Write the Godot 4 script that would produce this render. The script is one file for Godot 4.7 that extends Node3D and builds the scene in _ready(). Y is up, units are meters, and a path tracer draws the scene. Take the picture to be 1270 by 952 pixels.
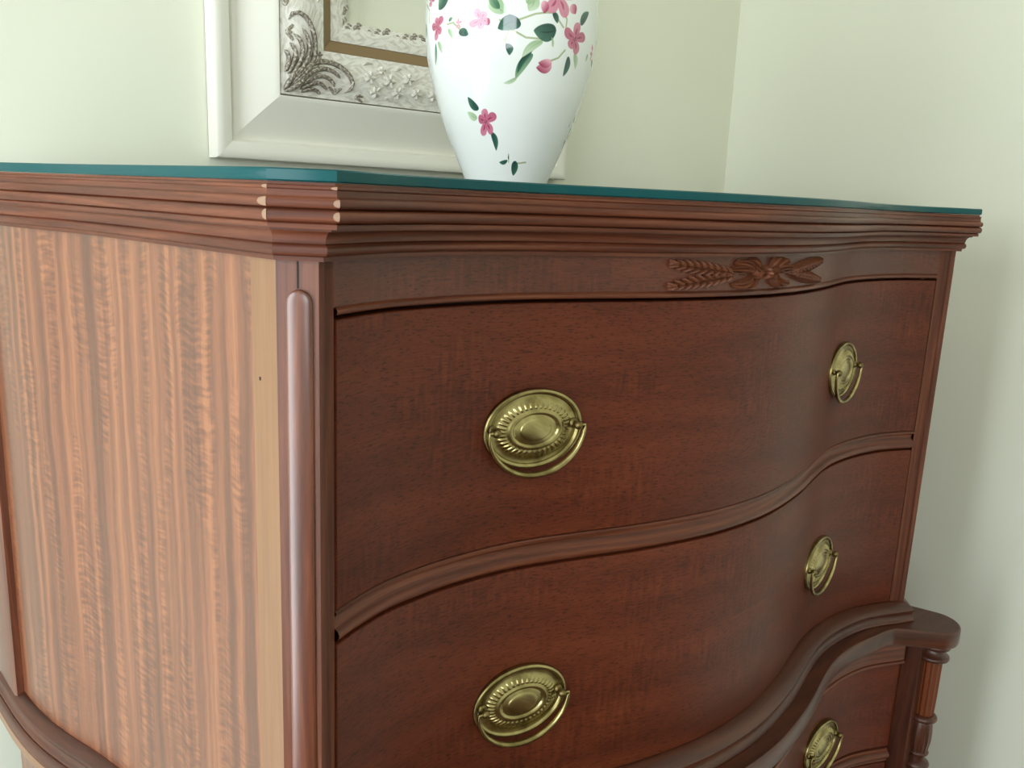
extends Node3D
# An old mahogany chest-on-chest with a serpentine front in the corner of a pale green room.
# Lengths in metres. Y0 is the height of the ledge between the two cases; case heights are given from there.

const Y0 := 0.80
const W := 0.80                      # width of the drawer opening
const CB := 0.4512                   # underside of the cornice above the ledge
const GT := 0.5006                   # top of the glass above the ledge
const WALL_Z := -0.532
const WALL_X := 1.100
const LEFT_X := -1.30
# windows of the left wall: from z, to z, sill, head, colour of the daylight, its strength
const WINDOWS := [[-0.44, 0.40, 0.08, 2.00, Color(0.94, 0.98, 1.0), 3.3], [1.05, 2.15, 0.95, 2.10, Color(0.97, 0.99, 1.0), 2.4]]

var taken := {}
var M := {}

# ------------------------------------------------------------------ mesh helpers

class Mesher:
	var v := PackedVector3Array()
	var n := PackedVector3Array()
	var t := PackedVector2Array()
	# P: rows of points; the outside is on the side of (along rows) x (along columns)
	func grid(P: Array, us: Array = [], vs: Array = [], flip := false, crease := 42.0, swap := false, wrap_i := false, wrap_j := false) -> void:
		var ni: int = P.size() - 1
		var nj: int = P[0].size() - 1
		var lim := cos(deg_to_rad(crease))
		if us.is_empty():
			us = [0.0]
			for i in ni:
				us.append(us[i] + (P[i + 1][nj / 2] - P[i][nj / 2]).length())
		if vs.is_empty():
			vs = [0.0]
			for j in nj:
				vs.append(vs[j] + (P[ni / 2][j + 1] - P[ni / 2][j]).length())
		var q := []
		for i in ni:
			var row := PackedVector3Array()
			for j in nj:
				var a: Vector3 = P[i][j]
				var b: Vector3 = P[i + 1][j]
				var c: Vector3 = P[i + 1][j + 1]
				var d: Vector3 = P[i][j + 1]
				row.append((c - a).cross(d - b).normalized() * (-1.0 if flip else 1.0))
			q.append(row)
		for i in ni:
			for j in nj:
				var own: Vector3 = q[i][j]
				if own.length_squared() < 0.5:
					continue
				var corner := []
				for k in 4:
					var di: int = [0, 1, 1, 0][k]
					var dj: int = [0, 0, 1, 1][k]
					var sum := Vector3.ZERO
					for a in 2:
						for b in 2:
							var ii: int = i + di - 1 + a
							var jj: int = j + dj - 1 + b
							if wrap_i:
								ii = posmod(ii, ni)
							if wrap_j:
								jj = posmod(jj, nj)
							if ii >= 0 and jj >= 0 and ii < ni and jj < nj:
								var o: Vector3 = q[ii][jj]
								if o.dot(own) > lim:
									sum += o
					corner.append([P[i + di][j + dj], sum.normalized(), Vector2(vs[j + dj], us[i + di]) if swap else Vector2(us[i + di], vs[j + dj])])
				for k in ([0, 1, 2, 0, 2, 3] if flip else [0, 3, 2, 0, 2, 1]):
					v.append(corner[k][0]); n.append(corner[k][1]); t.append(corner[k][2])
	# flat polygon in space, seen from the side of `up`
	func cap(pts: PackedVector3Array, up: Vector3) -> void:
		var ax := up.cross(Vector3(0.13, 0.57, 0.81)).normalized()
		var ay := up.cross(ax).normalized()
		var flat := PackedVector2Array()
		for p in pts:
			flat.append(Vector2(p.dot(ax), p.dot(ay)))
		var idx := Geometry2D.triangulate_polygon(flat)
		for k in range(0, idx.size(), 3):
			var a := pts[idx[k]]
			var b := pts[idx[k + 1]]
			var c := pts[idx[k + 2]]
			var tri := [a, b, c] if (b - a).cross(c - a).dot(up) < 0 else [a, c, b]
			for p in tri:
				v.append(p); n.append(up); t.append(Vector2(p.x, p.z) if absf(up.y) > 0.5 else Vector2(p.x + p.z, p.y))
	# box with chamfered edges, given by centre, size and turn
	func box(c: Vector3, s: Vector3, ch := 0.0, b := Basis.IDENTITY) -> void:
		var h := s * 0.5
		ch = minf(ch, minf(h.x, minf(h.y, h.z)) * 0.9)
		var rings := []
		var spec := [[-h.y, ch], [-h.y + ch, 0.0], [h.y - ch, 0.0], [h.y, ch]] if ch > 0.0 else [[-h.y, 0.0], [h.y, 0.0]]
		for sp in spec:
			var ins: float = sp[1]
			var x := h.x - ins
			var z := h.z - ins
			var r := PackedVector3Array()
			for p in [[-x, z - ch], [-x + ch, z], [x - ch, z], [x, z - ch], [x, -z + ch], [x - ch, -z], [-x + ch, -z], [-x, -z + ch], [-x, z - ch]]:
				r.append(c + b * Vector3(p[0], sp[0], p[1]))
			rings.append(r)
		# rows run round the box, columns upwards
		var P := []
		for k in 9:
			var col := PackedVector3Array()
			for r in rings:
				col.append(r[k])
			P.append(col)
		grid(P, [], [], false, 20.0)
		for e in 2:
			var r: PackedVector3Array = rings[0] if e == 0 else rings[rings.size() - 1]
			r = r.slice(0, 8)
			cap(r, b * (Vector3.DOWN if e == 0 else Vector3.UP))
	# round bar along a line of points; radii per point, flattened across by `flat`
	func tube(pts: PackedVector3Array, radii: Array, seg := 10, closed := false) -> void:
		var P := []
		var count := pts.size()
		var side := Vector3.ZERO
		for i in count:
			var fwd: Vector3
			if closed:
				fwd = (pts[(i + 1) % count] - pts[posmod(i - 1, count)]).normalized()
			else:
				fwd = (pts[mini(i + 1, count - 1)] - pts[maxi(i - 1, 0)]).normalized()
			if side == Vector3.ZERO:
				side = fwd.cross(Vector3.UP if absf(fwd.y) < 0.9 else Vector3.RIGHT).normalized()
			side = (side - fwd * side.dot(fwd)).normalized()
			var up := fwd.cross(side)
			var row := PackedVector3Array()
			for k in seg + 1:
				var a := TAU * k / seg
				row.append(pts[i] + (side * cos(a) + up * sin(a)) * float(radii[i]))
			P.append(row)
		if closed:
			P.append(P[0])
		grid(P, [], [], true, 60.0, false, closed, true)
		if not closed:
			for e in [0, count - 1]:
				var row: PackedVector3Array = P[e]
				var up2 := (pts[0] - pts[1]).normalized() if e == 0 else (pts[e] - pts[e - 1]).normalized()
				cap(row.slice(0, seg), up2)
	# lathe: rings of [radius, y] from the bottom upwards, round a vertical axis
	func lathe(axis: Vector3, prof: Array, seg := 40, dent := 0.0, flutes := 0, from := 0, to := 0) -> void:
		var P := []
		for i in seg + 1:
			var a := TAU * i / seg
			var d := Vector3(sin(a), 0, cos(a))
			var row := PackedVector3Array()
			for j in prof.size():
				var r: float = prof[j][0]
				if flutes > 0 and j >= from and j <= to:
					r -= dent * absf(sin(a * flutes * 0.5)) 
				row.append(axis + d * r + Vector3(0, prof[j][1], 0))
			P.append(row)
		grid(P, [], [], false, 40.0, true, true)
	func done(xf := Transform3D.IDENTITY) -> ArrayMesh:
		var a := []
		a.resize(Mesh.ARRAY_MAX)
		a[Mesh.ARRAY_VERTEX] = v
		a[Mesh.ARRAY_NORMAL] = n
		a[Mesh.ARRAY_TEX_UV] = t
		var m := ArrayMesh.new()
		m.add_surface_from_arrays(Mesh.PRIMITIVE_TRIANGLES, a)
		return m

func arc(cx: float, cy: float, r: float, a0: float, a1: float, k := 8) -> Array:
	var o := []
	for i in k + 1:
		var a := deg_to_rad(lerpf(a0, a1, float(i) / k))
		o.append(Vector2(cx + r * cos(a), cy + r * sin(a)))
	return o

# profile (o outward, y) swept along a plan path with an offset vector per point
func swept(mb: Mesher, path: Array, vec: Array, prof: Array, y0: float, swap := false) -> Array:
	var P := []
	for i in path.size():
		var row := PackedVector3Array()
		for p in prof:
			row.append(Vector3(path[i].x + vec[i].x * p.x, y0 + p.y, path[i].y + vec[i].y * p.x))
		P.append(row)
	mb.grid(P, [], [], false, 42.0, swap)
	return P

# ------------------------------------------------------------------ node helpers

func numbered(called: String, under: Node) -> String:
	var key := "%d/%s" % [under.get_instance_id(), called]
	var k: int = taken.get(key, 0)
	taken[key] = k + 1
	return called if k == 0 else "%s_%03d" % [called, k]

func origin_of(p: Node) -> Vector3:
	var o := Vector3.ZERO
	while p != self and p is Node3D:
		o += p.position
		p = p.get_parent()
	return o

# meshes are given in room coordinates; `at` is where the node's own origin lies
func obj(called: String, mesh: Mesh, m: Material, parent: Node = self) -> MeshInstance3D:
	var o := MeshInstance3D.new()
	o.name = numbered(called, parent)
	o.mesh = mesh
	o.material_override = null
	mesh.surface_set_material(0, m)
	parent.add_child(o, true)
	o.position = -origin_of(parent) if parent != self else Vector3.ZERO
	o.cast_shadow = GeometryInstance3D.SHADOW_CASTING_SETTING_ON
	return o

# a mesh in its own axes placed by a transform in room coordinates
func put(called: String, mesh: Mesh, m: Material, parent: Node, xf: Transform3D) -> MeshInstance3D:
	var o := obj(called, mesh, m, parent)
	o.transform = Transform3D(xf.basis, xf.origin - (origin_of(parent) if parent != self else Vector3.ZERO))
	return o

func thing(called: String, at: Vector3, label: String, category: String, group := "") -> Node3D:
	var o := Node3D.new()
	o.name = numbered(called, self)
	add_child(o)
	o.position = at
	tag(o, label, category, group)
	return o

func tag(o: Node, label: String, category: String, group := "") -> void:
	o.set_meta("label", label)
	o.set_meta("category", category)
	if group != "":
		o.set_meta("group", group)

func structure(called: String, mesh: Mesh, m: Material, label: String, category: String) -> MeshInstance3D:
	var o := obj(called, mesh, m)
	o.set_meta("kind", "structure")
	tag(o, label, category)
	return o

# ------------------------------------------------------------------ plan of the case

const SU := [0.0, 0.024, 0.064, 0.121, 0.18, 0.225, 0.27, 0.34, 0.40, 0.45, 0.5]
const SZ := [0.0, -0.0085, -0.0188, -0.0240, -0.0225, -0.0165, -0.0065, 0.0105, 0.0215, 0.0277, 0.0295]

# depth of the serpentine front at x
func sfront(x: float) -> float:
	var u := x / W
	if u > 0.5:
		u = 1.0 - u
	if u < 0.0:
		return -0.4 * u * W
	for k in SU.size() - 1:
		if u <= SU[k + 1]:
			var h: float = SU[k + 1] - SU[k]
			var tt: float = (u - SU[k]) / h
			var m0: float = stangent(k) * h
			var m1: float = stangent(k + 1) * h
			var t2 := tt * tt
			var t3 := t2 * tt
			return SZ[k] * (2 * t3 - 3 * t2 + 1) + m0 * (t3 - 2 * t2 + tt) + SZ[k + 1] * (-2 * t3 + 3 * t2) + m1 * (t3 - t2)
	return 0.0295

func stangent(k: int) -> float:
	if k == 0:
		return -0.36
	if k == SU.size() - 1:
		return 0.0
	return (SZ[k + 1] - SZ[k - 1]) / (SU[k + 1] - SU[k - 1])

func snormal(x: float) -> Vector2:
	var d := (sfront(x + 0.001) - sfront(x - 0.001)) / 0.002
	return Vector2(-d, 1.0).normalized()

const V1 := Vector2(-0.0164, 0.0106)
const V2 := Vector2(-0.0338, -0.0068)
const P3 := Vector2(-0.0369, -0.0329)
const SIDE := [Vector2(-0.0369, -0.0329), Vector2(-0.0460, -0.10), Vector2(-0.0560, -0.17), Vector2(-0.0670, -0.235), Vector2(-0.0775, -0.28), Vector2(-0.0880, -0.315), Vector2(-0.0970, -0.35), Vector2(-0.1030, -0.385), Vector2(-0.1065, -0.42)]

func mirror(p: Vector2) -> Vector2:
	return Vector2(W - p.x, p.y)

# left side panel from the back to the front strip
func side_path(n := 28, to_back := 0.0) -> Array:
	var cv := Curve2D.new()
	for k in SIDE.size():
		var p: Vector2 = SIDE[SIDE.size() - 1 - k]
		var a: Vector2 = SIDE[mini(SIDE.size() - 1, SIDE.size() - k)]
		var b: Vector2 = SIDE[maxi(0, SIDE.size() - 2 - k)]
		var d := (b - a) / 6.0
		cv.add_point(p, -d if k > 0 else Vector2.ZERO, d if k < SIDE.size() - 1 else Vector2.ZERO)
	var out := []
	if to_back > 0.0:
		out.append(SIDE[SIDE.size() - 1] + Vector2(-0.0035, -to_back))
	for i in n + 1:
		out.append(cv.sample_baked(cv.get_baked_length() * i / n, true))
	return out

func normals_of(path: Array, times := 1.0) -> Array:
	var out := []
	for i in path.size():
		var d: Vector2 = (path[mini(i + 1, path.size() - 1)] - path[maxi(i - 1, 0)]).normalized()
		# going left to right along the front (+x) the outside is +z
		out.append(Vector2(-d.y, d.x) * times)
	return out

const V1VEC := Vector2(-0.03, 0.84)
const V2VEC := Vector2(-0.40, 0.50)

# [path, vectors] of each run of moulding round the upper case, left to right
func run_side(right := false, back := 0.062) -> Array:
	var p := side_path(24, back)
	var nv := normals_of(p, 0.55)
	p.append(V2)
	nv.append(V2VEC)
	return flipped(p, nv) if right else [p, nv]

func run_corner(right := false) -> Array:
	var p := [V2, V1]
	var nv := [V2VEC, V1VEC]
	return flipped(p, nv) if right else [p, nv]

func flipped(p: Array, nv: Array) -> Array:
	var a := []
	var b := []
	for i in range(p.size() - 1, -1, -1):
		a.append(mirror(p[i]))
		b.append(Vector2(-nv[i].x, nv[i].y))
	return [a, b]

func run_front(n := 90) -> Array:
	var p := [V1]
	var nv := [V1VEC]
	for i in n + 1:
		var x := W * i / n
		p.append(Vector2(x, sfront(x)))
		nv.append(snormal(x))
	p.append(mirror(V1))
	nv.append(Vector2(-V1VEC.x, V1VEC.y))
	return [p, nv]

# ------------------------------------------------------------------ textures

func noise(seed_: int, freq: float, oct := 3) -> FastNoiseLite:
	var f := FastNoiseLite.new()
	f.seed = seed_
	f.noise_type = FastNoiseLite.TYPE_SIMPLEX_SMOOTH
	f.frequency = freq
	f.fractal_octaves = oct
	return f

func mix3(a: Color, b: Color, c: Color, t: float) -> Color:
	return a.lerp(b, clampf(t * 2.0, 0, 1)) if t < 0.5 else b.lerp(c, clampf(t * 2.0 - 1.0, 0, 1))

# quarter-cut ribbon stripe, vertical, with cross ripples: the side panels. 0.52 m square
func tex_panel() -> ImageTexture:
	var w := 768
	var h := 768
	var im := Image.create(w, h, false, Image.FORMAT_RGB8)
	var n1 := noise(11, 1.0, 2)
	var n2 := noise(12, 1.0, 4)
	var n3 := noise(13, 1.0, 2)
	var n4 := noise(14, 1.0, 2)
	var n5 := noise(15, 1.0, 2)
	var dark := Color8(84, 44, 25)
	var mid := Color8(112, 63, 37)
	var light := Color8(142, 87, 53)
	for py in h:
		var y := 0.52 * py / h
		for px in w:
			var x := 0.52 * px / w
			var xw := x + 0.0025 * n1.get_noise_2d(x * 14.0, y * 9.0)
			var stripe := n2.get_noise_2d(xw * 62.0, y * 0.9)
			var fine := n3.get_noise_2d(xw * 900.0, y * 30.0)
			var mask := smoothstep(-0.05, 0.3, n4.get_noise_2d(xw * 30.0, y * 3.5 + 3.0))
			var rip := n5.get_noise_2d(x * 36.0 + 9.0, y * 230.0 + 1.2 * n1.get_noise_2d(x * 24.0, 7.0))
			var val := 0.5 + 0.85 * stripe + 0.22 * fine + 0.52 * rip * mask
			im.set_pixel(px, py, mix3(dark, mid, light, clampf(val, 0, 1)))
	return ImageTexture.create_from_image(im)

# plain-cut mahogany with short dark pores along x and a faint cross figure: drawer fronts. 0.84 x 0.21 m
func tex_front() -> ImageTexture:
	var w := 1536
	var h := 384
	var im := Image.create(w, h, false, Image.FORMAT_RGB8)
	var n1 := noise(21, 1.0, 3)
	var n2 := noise(22, 1.0, 2)
	var n3 := noise(23, 1.0, 2)
	var n4 := noise(24, 1.0, 2)
	var n5 := noise(25, 1.0, 2)
	var dark := Color8(56, 24, 14)
	var mid := Color8(87, 39, 22)
	var light := Color8(112, 55, 32)
	for py in h:
		var y := 0.21 * py / h
		for px in w:
			var x := 0.84 * px / w
			var yy := y + 0.006 * n2.get_noise_2d(x * 5.0, y * 6.0)
			var broad := n1.get_noise_2d(x * 3.0 + yy * 9.0, yy * 26.0)
			var fine := n3.get_noise_2d(x * 34.0, yy * 760.0)
			var pore := n4.get_noise_2d(x * 95.0, yy * 900.0)
			var fig := n5.get_noise_2d(x * 170.0, y * 22.0) * smoothstep(-0.05, 0.4, n2.get_noise_2d(x * 7.0 + 5.0, y * 12.0))
			var val := 0.52 + 0.24 * broad + 0.22 * fine + 0.24 * fig
			if pore > 0.32:
				val -= 0.55 * (pore - 0.32) / 0.3
			im.set_pixel(px, py, mix3(dark, mid, light, clampf(val, 0, 1)))
	return ImageTexture.create_from_image(im)

# straight grain along u for mouldings, posts and rails. 0.5 x 0.06 m, repeats
func tex_straight(dark: Color, mid: Color, light: Color, sd: int) -> ImageTexture:
	var w := 768
	var h := 128
	var im := Image.create(w, h, false, Image.FORMAT_RGB8)
	var n1 := noise(sd, 1.0, 3)
	var n2 := noise(sd + 1, 1.0, 2)
	for py in h:
		var a := TAU * py / h
		for px in w:
			var b := TAU * px / w
			# on a torus so that the picture repeats without a seam
			var val := 0.5 + 0.5 * n1.get_noise_3d(cos(b) * 0.5 + 4.0, cos(a) * 1.6, sin(a) * 1.6 + sin(b) * 0.4)
			val += 0.22 * n2.get_noise_3d(cos(b) * 3.5 + sin(b) * 2.0, cos(a) * 9.0, sin(a) * 9.0)
			im.set_pixel(px, py, mix3(dark, mid, light, clampf(val, 0, 1)))
	return ImageTexture.create_from_image(im)

func tex_blotch(size: int, cells: float, c0: Color, c1: Color, sd: int, bias := 0.5, gain := 0.9) -> ImageTexture:
	var im := Image.create(size, size, false, Image.FORMAT_RGB8)
	var n1 := noise(sd, 1.0, 4)
	var r := cells / TAU
	for py in size:
		var a := TAU * py / size
		for px in size:
			var b := TAU * px / size
			var val := bias + gain * n1.get_noise_3d(r * cos(a) + r * cos(b) * 0.7, r * sin(a) + r * sin(b) * 0.7, r * (cos(b) - sin(a)) * 0.5)
			im.set_pixel(px, py, c0.lerp(c1, clampf(val, 0, 1)))
	return ImageTexture.create_from_image(im)

func mat(c: Color, rough: float, metal := 0.0, spec := 0.5) -> StandardMaterial3D:
	var m := StandardMaterial3D.new()
	m.albedo_color = c
	m.roughness = rough
	m.metallic = metal
	m.metallic_specular = spec
	return m

func wood(tex: Texture2D, su: float, sv: float, rough := 0.42, off := Vector3.ZERO, tint := Color.WHITE) -> StandardMaterial3D:
	var m := mat(tint, rough)
	m.albedo_texture = tex
	m.uv1_scale = Vector3(1.0 / su, 1.0 / sv, 1)
	m.uv1_offset = off
	return m

# old lacquer over the wood
func coat(m: StandardMaterial3D, share: float, rough := 0.28) -> void:
	m.clearcoat_enabled = true
	m.clearcoat = share
	m.clearcoat_roughness = rough

# ------------------------------------------------------------------ painted vase

var vim: Image
const VW := 2048
const VH := 1024
const VASE_H := 0.325

func paint(cx: float, cy: float, c: Color, a: float) -> void:
	var x := posmod(int(cx), VW)
	var y := int(cy)
	if y >= 0 and y < VH:
		vim.set_pixel(x, y, vim.get_pixel(x, y).lerp(c, a))

# a brush stroke shaped like a petal or leaf: from (u,h) base to tip, in metres on the vase's skin
func blade(bx: float, by: float, tx: float, ty: float, width: float, c0: Color, c1: Color, bend := 0.0, wide := 0.5, tip := 1.0) -> void:
	var sx := VW / 0.49
	var sy := VH / VASE_H
	var len := Vector2(tx - bx, ty - by).length()
	var ax := Vector2(tx - bx, ty - by) / len
	var ay := Vector2(-ax.y, ax.x)
	var lo := Vector2(minf(bx, tx) - width, minf(by, ty) - width)
	var hi := Vector2(maxf(bx, tx) + width, maxf(by, ty) + width)
	for py in range(int((VASE_H - hi.y) * sy), int((VASE_H - lo.y) * sy) + 1):
		for px in range(int(lo.x * sx), int(hi.x * sx) + 1):
			var p := Vector2(px / sx - bx, VASE_H - py / sy - by)
			var s := p.dot(ax) / len
			if s < 0.0 or s > 1.0:
				continue
			var d := p.dot(ay) - bend * len * 4.0 * s * (1.0 - s)
			var prof := 0.0
			if s < wide:
				prof = sqrt(maxf(0.0, 1.0 - pow(1.0 - s / wide, 2.0)))
			else:
				prof = pow(maxf(0.0, 1.0 - pow((s - wide) / (1.0 - wide), 2.0)), tip)
			var r := width * 0.5 * prof
			var e := (r - absf(d)) / 0.0005
			if e > 0.0:
				var shade := clampf(s * 0.8 + 0.35 * d / maxf(r, 0.0002), 0, 1)
				paint(VW * 0.5 + px, py, c0.lerp(c1, shade), clampf(e, 0, 1) * 0.92)

func stem(pts: Array, width: float, c: Color) -> void:
	for k in pts.size() - 1:
		var a: Vector2 = pts[k]
		var b: Vector2 = pts[k + 1]
		var steps := int((b - a).length() / 0.00018) + 1
		var sx := VW / 0.49
		var sy := VH / VASE_H
		for i in steps:
			var p := a.lerp(b, float(i) / steps)
			var r := width * 0.5
			for py in range(int((VASE_H - p.y - r) * sy), int((VASE_H - p.y + r) * sy) + 1):
				for px in range(int((p.x - r) * sx), int((p.x + r) * sx) + 1):
					paint(VW * 0.5 + px, py, c, 0.35)

const PINK_D := Color(0.50, 0.09, 0.22)
const PINK_M := Color(0.66, 0.27, 0.40)
const PINK_L := Color(0.86, 0.62, 0.68)
const GREEN_D := Color(0.06, 0.22, 0.19)
const GREEN_M := Color(0.20, 0.38, 0.30)
const GREEN_L := Color(0.55, 0.66, 0.50)

func bloom(x: float, y: float, r: float, turn: float, petals := 5, squash := 1.0, soft := 0.0) -> void:
	for k in petals:
		var a := turn + TAU * k / petals + 0.10 * sin(k * 2.3 + turn * 3.0)
		var rr := r * (0.86 + 0.2 * sin(k * 1.9 + turn * 5.0))
		var d := Vector2(cos(a) * squash, sin(a))
		var c1 := PINK_D.lerp(PINK_L, 0.25 + 0.5 * absf(sin(k * 1.3 + turn))).lerp(PINK_L, soft)
		blade(x + d.x * r * 0.08, y + d.y * r * 0.08, x + d.x * rr, y + d.y * rr, r * 0.62 * maxf(squash, 0.6), PINK_M.lerp(PINK_L, soft + 0.25), c1, 0.06, 0.62, 0.5)
		blade(x + d.x * r * 0.2, y + d.y * r * 0.2, x + d.x * rr * 0.7, y + d.y * rr * 0.7, r * 0.14, PINK_D.lerp(PINK_L, soft), PINK_M, 0.1)
	for k in 6:
		var a := turn + k * 1.1
		blade(x, y, x + cos(a) * r * 0.2 * squash, y + sin(a) * r * 0.2, r * 0.1, PINK_D, Color(0.36, 0.05, 0.14), 0.0)

func leafp(bx: float, by: float, tx: float, ty: float, width: float, kind := 0, bend := 0.08) -> void:
	var c0: Color = [GREEN_D, GREEN_M, GREEN_L][kind]
	var c1: Color = [GREEN_M, GREEN_L, Color(0.74, 0.80, 0.70)][kind]
	blade(bx, by, tx, ty, width, c0, c1, bend, 0.42, 0.8)
	blade(bx, by, lerpf(bx, tx, 0.85), lerpf(by, ty, 0.85), width * 0.09, c0.darkened(0.25), c0.darkened(0.2), bend)

func vase_spray() -> Array:
	var a := [
		["s", [Vector2(-0.0911, 0.1388), Vector2(-0.0906, 0.1492), Vector2(-0.1011, 0.1561)], 0.0011],
		["s", [Vector2(-0.0609, 0.1336), Vector2(-0.0534, 0.1345), Vector2(-0.0440, 0.1267)], 0.0011],
		["s", [Vector2(-0.0104, 0.1353), Vector2(-0.0008, 0.1284), Vector2(0.0126, 0.1223), Vector2(0.0262, 0.1223), Vector2(0.0290, 0.1241)], 0.0011],
		["s", [Vector2(-0.0050, 0.1414), Vector2(0.0045, 0.1353), Vector2(0.0193, 0.1414), Vector2(0.0309, 0.1440)], 0.0011],
		["s", [Vector2(0.0290, 0.1241), Vector2(0.0235, 0.1180), Vector2(0.0172, 0.1111)], 0.0011],
		["s", [Vector2(0.0457, 0.1457), Vector2(0.0492, 0.1405), Vector2(0.0486, 0.1336)], 0.0011],
		["s", [Vector2(0.0503, 0.1163), Vector2(0.0443, 0.1093), Vector2(0.0361, 0.1059)], 0.0011],
		["s", [Vector2(-0.0026, 0.1267), Vector2(-0.0051, 0.1197), Vector2(-0.0040, 0.1145)], 0.0011],
		["s", [Vector2(0.0360, 0.1267), Vector2(0.0368, 0.1180)], 0.0011],
		["s", [Vector2(0.0026, 0.0279), Vector2(0.0033, 0.0210)], 0.0011],
		["s", [Vector2(0.0299, 0.0218), Vector2(0.0134, 0.0201)], 0.0011],
		["s", [Vector2(0.0270, 0.1431), Vector2(0.0350, 0.1440), Vector2(0.0463, 0.1336)], 0.0011],
		["l", -0.0727, 0.1475, -0.0588, 0.1613, 0.0080, 0, -0.10],
		["l", -0.0718, 0.1475, -0.0640, 0.1648, 0.0064, 1, 0.08],
		["l", -0.0473, 0.1267, -0.0371, 0.1241, 0.0072, 0, 0.08],
		["l", -0.0584, 0.1362, -0.0536, 0.1388, 0.0034, 1, 0.08],
		["l", -0.0595, 0.1301, -0.0544, 0.1218, 0.0047, 2, 0.08],
		["l", -0.0788, 0.1206, -0.0861, 0.1028, 0.0047, 1, 0.10],
		["l", -0.0747, 0.1215, -0.0698, 0.1111, 0.0055, 2, 0.08],
		["l", -0.1033, 0.1405, -0.1033, 0.1267, 0.0064, 1, 0.08],
		["l", 0.0074, 0.1336, -0.0116, 0.1284, 0.0131, 0, -0.12],
		["l", 0.0388, 0.1310, 0.0184, 0.1284, 0.0148, 0, 0.10],
		["l", 0.0657, 0.1391, 0.0777, 0.1518, 0.0076, 0, 0.08],
		["l", -0.0037, 0.1171, -0.0009, 0.1079, 0.0068, 0, 0.15],
		["l", 0.0350, 0.1449, 0.0396, 0.1362, 0.0055, 0, 0.08],
		["l", -0.0059, 0.1405, -0.0213, 0.1613, 0.0131, 2, 0.10],
		["l", -0.0107, 0.1440, -0.0200, 0.1561, 0.0072, 1, 0.05],
		["l", 0.0188, 0.1561, 0.0135, 0.1431, 0.0106, 2, 0.08],
		["l", 0.0114, 0.1492, 0.0207, 0.1579, 0.0085, 2, 0.08],
		["l", 0.0192, 0.1102, 0.0054, 0.0894, 0.0085, 1, -0.08],
		["l", 0.0181, 0.1119, 0.0068, 0.0937, 0.0047, 0, -0.10],
		["l", 0.0273, 0.1206, 0.0098, 0.1067, 0.0072, 2, -0.10],
		["l", 0.0070, 0.0911, -0.0061, 0.0859, 0.0038, 2, 0.08],
		["l", 0.0553, 0.1119, 0.0536, 0.0955, 0.0068, 0, 0.10],
		["l", 0.0618, 0.1154, 0.0678, 0.1028, 0.0059, 2, 0.08],
		["l", 0.0350, 0.1249, 0.0374, 0.1163, 0.0025, 2, 0.08],
		["l", -0.0329, 0.0646, -0.0445, 0.0750, 0.0076, 0, 0.10],
		["l", -0.0360, 0.0574, -0.0478, 0.0626, 0.0072, 2, 0.08],
		["l", -0.0197, 0.0461, -0.0149, 0.0305, 0.0076, 0, 0.12],
		["l", 0.0128, 0.0227, 0.0124, 0.0097, 0.0110, 0, 0.05],
		["l", 0.0015, 0.0227, -0.0114, 0.0210, 0.0042, 0, 0.08],
		["l", 0.0031, 0.0236, 0.0027, 0.0276, 0.0021, 0, 0.08],
		["l", 0.0960, 0.1149, 0.1021, 0.1090, 0.0042, 0, 0.08],
		["l", 0.0833, 0.1180, 0.0814, 0.1111, 0.0042, 2, 0.08],
		["l", 0.1033, 0.1336, 0.1033, 0.1249, 0.0038, 1, 0.08],
		["l", 0.1033, 0.0608, 0.0978, 0.0678, 0.0047, 1, 0.08],
		["l", 0.1008, 0.0556, 0.1033, 0.0487, 0.0038, 1, 0.08],
		["l", 0.0974, 0.0452, 0.1033, 0.0348, 0.0038, 1, 0.08],
		["l", 0.0902, 0.0556, 0.0922, 0.0591, 0.0030, 2, 0.08],
		["b", -0.0748, 0.1339, 0.0114, 0.50, 1.00, 0.00],
		["b", -0.0879, 0.1570, 0.0076, 1.20, 1.00, 0.00],
		["b", -0.0261, 0.1357, 0.0110, 0.90, 1.00, 0.00],
		["b", 0.0394, 0.1579, 0.0178, 0.20, 1.00, 0.35],
		["b", 0.0600, 0.1267, 0.0144, 1.40, 1.00, 0.00],
		["b", -0.0259, 0.0548, 0.0131, 0.30, 1.00, 0.00],
		["b", -0.0476, 0.1336, 0.0047, 0.20, 0.80, 0.60],
		["b", 0.0924, 0.1211, 0.0093, 0.80, 0.35, 0.50],
		["b", 0.1027, 0.0461, 0.0072, 0.40, 0.35, 0.40],
		["b", -0.1033, 0.1076, 0.0051, 0.40, 0.40, 0.40],
		["d", 0.0389, 0.1024, 0.0234, 0.0998, 0.0098],
		["d", 0.0384, 0.1050, 0.0249, 0.1038, 0.0076],
		["d", 0.0526, 0.1527, 0.0587, 0.1466, 0.0095],
		["d", 0.0268, 0.1527, 0.0266, 0.1423, 0.0076]]
	# the same kind of sprays go on round the back
	var rng := RandomNumberGenerator.new()
	rng.seed = 7
	for k in 9:
		var x := 0.135 + 0.0275 * k
		var y := 0.150 + rng.randf_range(-0.02, 0.015)
		a.append(["b", x, y, 0.0115, rng.randf() * 6.0, 1.0, 0.1])
		a.append(["l", x + 0.008, y - 0.006, x + 0.014, y - 0.020, 0.006, 0, 0.1])
		a.append(["l", x - 0.008, y + 0.006, x - 0.016, y + 0.016, 0.007, 1, -0.1])
		a.append(["s", [Vector2(x, y), Vector2(x + 0.013, y + 0.008), Vector2(x + 0.026, y)], 0.0011])
	return a


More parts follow.
